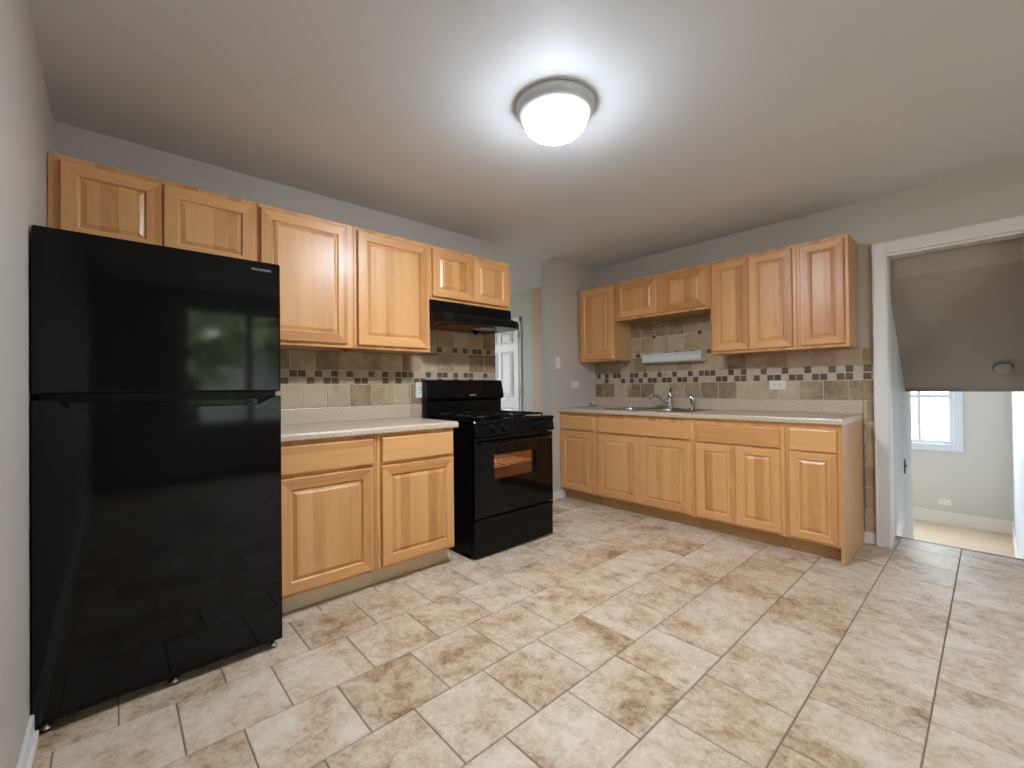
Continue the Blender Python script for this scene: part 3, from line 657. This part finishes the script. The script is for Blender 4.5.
# ------------------------------------------------------------------ gas stove (local x = world y)
RW = 0.756; FX = 0.69
t = thing('gas_range', 'black gas stove with lit oven window beside the hall opening', 'stove', (0, 1.955, 0), Q)
b = MB()   # body shell, open towards the oven door so the cavity shows
b.box(0, RW, -FX+0.05, -0.03, 0.035, 0.30, m_blackside); b.box(0, RW, -FX+0.05, -0.03, 0.80, 0.895, m_blackside)
b.box(0, 0.10, -FX+0.05, -0.03, 0.30, 0.80, m_blackside); b.box(RW-0.10, RW, -FX+0.05, -0.03, 0.30, 0.80, m_blackside); b.box(0.10, RW-0.10, -0.12, -0.03, 0.30, 0.80, m_blackside)
b.build('body', t)
b = MB(); x0, x1, y0, y1, z0, z1 = 0.101, RW-0.101, -FX+0.051, -0.121, 0.301, 0.799; e = 0.004
b.box(x0, x1, y0, y1, z0, z0+e, m_enamel); b.box(x0, x1, y0, y1, z1-e, z1, m_enamel); b.box(x0, x0+e, y0, y1, z0+e, z1-e, m_enamel); b.box(x1-e, x1, y0, y1, z0+e, z1-e, m_enamel); b.box(x0+e, x1-e, y1-e, y1, z0+e, z1-e, m_enamel)
cav = b.build('oven_cavity', t)
for z in (0.575, 0.672):
    b = MB()
    for i in range(9):
        xx = x0+0.02+i*(x1-x0-0.04)/8; b.tube([(xx, y0+0.03, z), (xx, y1-0.03, z)], 0.003, m_rack, 6)
    for yy in (y0+0.03, (y0+y1)/2, y1-0.03): b.tube([(x0+0.006, yy, z-0.005), (x1-0.006, yy, z-0.005)], 0.004, m_rack, 8)
    b.build('oven_rack', t)
b = MB(); b.lathe([(0, -0.02), (0.02, -0.018), (0.026, 0.0), (0.02, 0.018), (0, 0.02)], m_ovlamp, 16, (x0+0.14, y0+0.16, 0.772)); b.build('oven_bulb', t)
# oven door, a frame round the window
dz0, dz1 = 0.272, 0.795; wx0, wx1, wz0, wz1 = 0.172, 0.570, 0.508, 0.674
b = MB(); D0, D1 = -FX, -FX+0.047
b.box(0.004, RW-0.004, D0, D1, dz0, wz0, m_black); b.box(0.004, RW-0.004, D0, D1, wz1, dz1, m_black); b.box(0.004, wx0, D0, D1, wz0, wz1, m_black); b.box(wx1, RW-0.004, D0, D1, wz0, wz1, m_black)
od = b.build('oven_door', t)
B1(wx0-0.002, wx1+0.002, D0+0.012, D0+0.017, wz0-0.002, wz1+0.002, m_ovglass).build('oven_window', od)
b = MB(); hz = 0.762
b.tube([(0.05, D0+0.002, hz), (0.05, D0-0.030, hz), (0.07, D0-0.040, hz), (RW/2, D0-0.042, hz), (RW-0.07, D0-0.040, hz), (RW-0.05, D0-0.030, hz), (RW-0.05, D0+0.002, hz)], 0.013, m_black, 12); b.build('handle', od)
b = MB(); b.prism([(-FX+0.003, 0.018), (-FX+0.003, 0.235), (-FX-0.004, 0.245), (-FX-0.004, 0.258), (-FX+0.010, 0.262), (-FX+0.047, 0.262), (-FX+0.047, 0.018)], 'x', 0.004, RW-0.004, m_black2); b.build('storage_drawer', t, 0.003)
# control panel
b = MB(); b.prism([(-FX+0.05, 0.802), (-FX-0.012, 0.802), (-FX-0.018, 0.81), (-FX-0.006, 0.886), (-FX+0.05, 0.886)], 'x', 0, RW, m_black2); b.build('control_panel', t, 0.004)
for x in (0.155, 0.255, 0.545, 0.645):
    b = MB(); yk = -FX-0.013
    b.lathe([(0, 0), (0.025, 0), (0.025, -0.006), (0.021, -0.010), (0.019, -0.024), (0.016, -0.028), (0, -0.028)], m_black2, 20, (x, yk, 0.847), 'y')
    b.box(x-0.004, x+0.004, yk-0.036, yk-0.026, 0.828, 0.866, m_black2)
    b.box(x-0.024, x-0.016, yk-0.003, yk-0.001, 0.874, 0.878, m_badge); b.build('burner_knob', t)
# cooktop
b = MB(); b.prism([(-FX-0.012, 0.888), (-FX-0.016, 0.898), (-FX-0.006, 0.912), (-FX+0.02, 0.914), (-0.10, 0.914), (-0.10, 0.888)], 'x', -0.002, RW+0.002, m_black); b.build('cooktop', t, 0.003)
for cx in (RW*0.27, RW*0.73):
    for cy in (-0.24, -0.52):
        b = MB(); b.lathe([(0, 0), (0.055, 0), (0.05, 0.006), (0.036, 0.008), (0.036, 0.016), (0.030, 0.020), (0, 0.021)], m_iron, 24, (cx, cy, 0.9145)); b.build('burner', t)
for cx in (RW*0.27, RW*0.73):
    b = MB(); hw = 0.155; zt2 = 0.938; r = 0.006
    for xx in (cx-hw, cx+hw): b.tube([(xx, -0.12, zt2-0.008), (xx, -0.625, zt2-0.008)], r, m_iron, 8)
    for yy in (-0.12, -0.39, -0.625): b.tube([(cx-hw, yy, zt2-0.008), (cx+hw, yy, zt2-0.008)], r, m_iron, 8)
    for cy in (-0.25, -0.525):
        for dx, dy in ((1, 0), (-1, 0), (0, 1), (0, -1)):
            b.tube([(cx+dx*hw*(1 if dx else 0), cy+dy*0.135, zt2-0.006), (cx+dx*0.07, cy+dy*0.07, zt2), (cx+dx*0.03, cy+dy*0.03, zt2)], 0.005, m_iron, 8)
    for xx in (cx-hw, cx+hw):
        for yy in (-0.12, -0.625): b.tube([(xx, yy, 0.915), (xx, yy, zt2-0.008)], 0.006, m_iron, 8)
    b.build('grate', t)
# backguard
b = MB(); b.prism([(-0.03, 0.90), (-0.085, 0.90), (-0.085, 1.03), (-0.110, 1.045), (-0.112, 1.06), (-0.092, 1.185), (-0.082, 1.193), (-0.03, 1.193)], 'x', 0.006, RW+0.016, m_black2)
b.v = [((x-RW/2)*(0.974 if (z > 1.1 or z < 1.035) else 1.0)+RW/2, y, z) for x, y, z in b.v]; bg_ = b.build('backguard', t, 0.004)
b = MB()
def onface(z): return -0.112+(z-1.06)*(0.020/0.125)
q = b.add([(0.362, onface(1.10)-0.001, 1.10), (0.535, onface(1.10)-0.001, 1.10), (0.535, onface(1.162)-0.001, 1.162), (0.362, onface(1.162)-0.001, 1.162)]); b.face([q, q+1, q+2, q+3], m_black); b.build('display', bg_)
b = MB(); q0 = onface(1.069)-0.001; b.box(0.405, 0.470, q0-0.002, q0+0.002, 1.066, 1.076, m_badge); b.build('badge', bg_, label='small silver badge')
for x in (0.03, RW-0.05):
    for y in (-FX+0.09, -0.10):
        b = MB(); b.lathe([(0, 0), (0.02, 0), (0.02, 0.012), (0.01, 0.016), (0.01, 0.036), (0, 0.036)], m_black2, 14, (x, y, 0)); b.build('foot', t)

# ------------------------------------------------------------------ range hood
t = thing('range_hood', 'black under-cabinet range hood above the stove', 'range hood', (0, 1.874, 1.590), Q); HWd = 0.762
b = MB(); R = []
for z, fr, c, sd in ((0.0, 0.463, 0.085, 0), (0.040, 0.466, 0.085, 0), (0.056, 0.455, 0.08, 0.004), (0.088, 0.335, 0.02, 0.004), (0.098, 0.318, 0.004, 0.004), (0.166, 0.314, 0.004, 0.004)):
    R.append(b.add([(sd, -0.012, z), (sd, -max(fr-c*1.35, 0.02), z), (c*0.35+sd, -fr+c*0.35, z), (c, -fr, z), (HWd-c, -fr, z), (HWd-c*0.35-sd, -fr+c*0.35, z), (HWd-sd, -max(fr-c*1.35, 0.02), z), (HWd-sd, -0.012, z)]))
for a, c in zip(R, R[1:]):
    for i in range(8): b.face([a+i, a+(i+1) % 8, c+(i+1) % 8, c+i], m_black2)
b.face([R[0]+i for i in range(8)], m_black2); b.face([R[-1]+i for i in range(8)], m_black2); b.build('shell', t, 0.002)
B1(0.13, 0.35, -0.34, -0.12, -0.005, 0.001, m_redmesh).build('grease_filter', t)
B1(0.43, 0.57, -0.34, -0.22, -0.006, 0.001, m_lens).build('lamp_lens', t)
b = MB(); b.prism([(-0.02, 0.0), (0.0, -0.035), (0.02, 0.0)], 'y', -0.20, -0.16, m_black2); b.v = [(x+0.50, y, z+0.001) for x, y, z in b.v]; b.build('lamp_switch', t)

# ------------------------------------------------------------------ what stands outside the east window (seen mirrored in the fridge)
B1(XE+0.14, XE+14, -9, 12, -0.9, -0.6, m_grass).build('ground', kind='structure')
def tree(label, x, y, h, r, seed):
    rnd = random.Random(seed); t = thing('tree', label, 'tree', (x, y, -0.6), 0, 'trees outside the east window')
    b = MB(); b.tube([(0, 0, 0), (0.05, 0.02, h*0.35), (0.0, 0.06, h*0.8)], [0.16, 0.12, 0.05], m_bark, 12)
    for a in range(4):
        an = a*1.6+rnd.random(); b.tube([(0.03, 0.03, h*0.4+a*0.2), (math.cos(an)*r*0.6, math.sin(an)*r*0.6, h*0.62+a*0.2)], [0.06, 0.025], m_bark, 8)
    b.build('trunk', t)
    b = MB()
    for c in range(2200):
        u = Vector((rnd.gauss(0, 1), rnd.gauss(0, 1), rnd.gauss(0, 1))).normalized()*r*(0.55+0.45*rnd.random())
        p = Vector((u.x, u.y, h*0.72+u.z*h*0.42/max(r, 0.1)*0.75)); s_ = 0.10+0.12*rnd.random()
        a = Vector((rnd.uniform(-1, 1), rnd.uniform(-1, 1), rnd.uniform(-1, 1))).normalized(); c2 = a.orthogonal().normalized()
        q = b.add([p-a*s_, p+c2*s_*0.5, p+a*s_, p-c2*s_*0.5]); b.face([q, q+1, q+2, q+3], m_leaf)
    b.build('foliage', t)
tree('leafy tree outside the east window, nearer one, mirrored in the refrigerator', 10.0, 1.45, 4.6, 1.35, 1)
tree('leafy tree outside the east window, farther one, mirrored in the refrigerator', 11.6, 4.35, 4.4, 1.25, 2)
t = thing('house', 'grey sided house behind the trees outside the east window', 'house', (14.5, 3.0, -0.6))
k = NM('grey_siding'); sp3 = k.n('ShaderNodeSeparateXYZ'); k.l(k.obj(), sp3.inputs[0])
k.set(k.mix(k.math('FRACT', k.math('DIVIDE', sp3.outputs[2], 0.16)), (0.40, 0.40, 0.39, 1), (0.55, 0.55, 0.54, 1)), 0.7)
B1(-1.0, 3.0, -4.5, 4.5, 0, 3.4, k.m).build('wall', t)
b = MB(); b.prism([(-1.5, 3.35), (1.0, 5.0), (3.5, 3.35)], 'y', -4.8, 4.8, m_bark); b.build('roof', t)
for y in (-2.2, 0.2, 2.4): B1(-1.05, -0.99, y-0.5, y+0.5, 1.2, 2.5, m_trim).build('window', t)
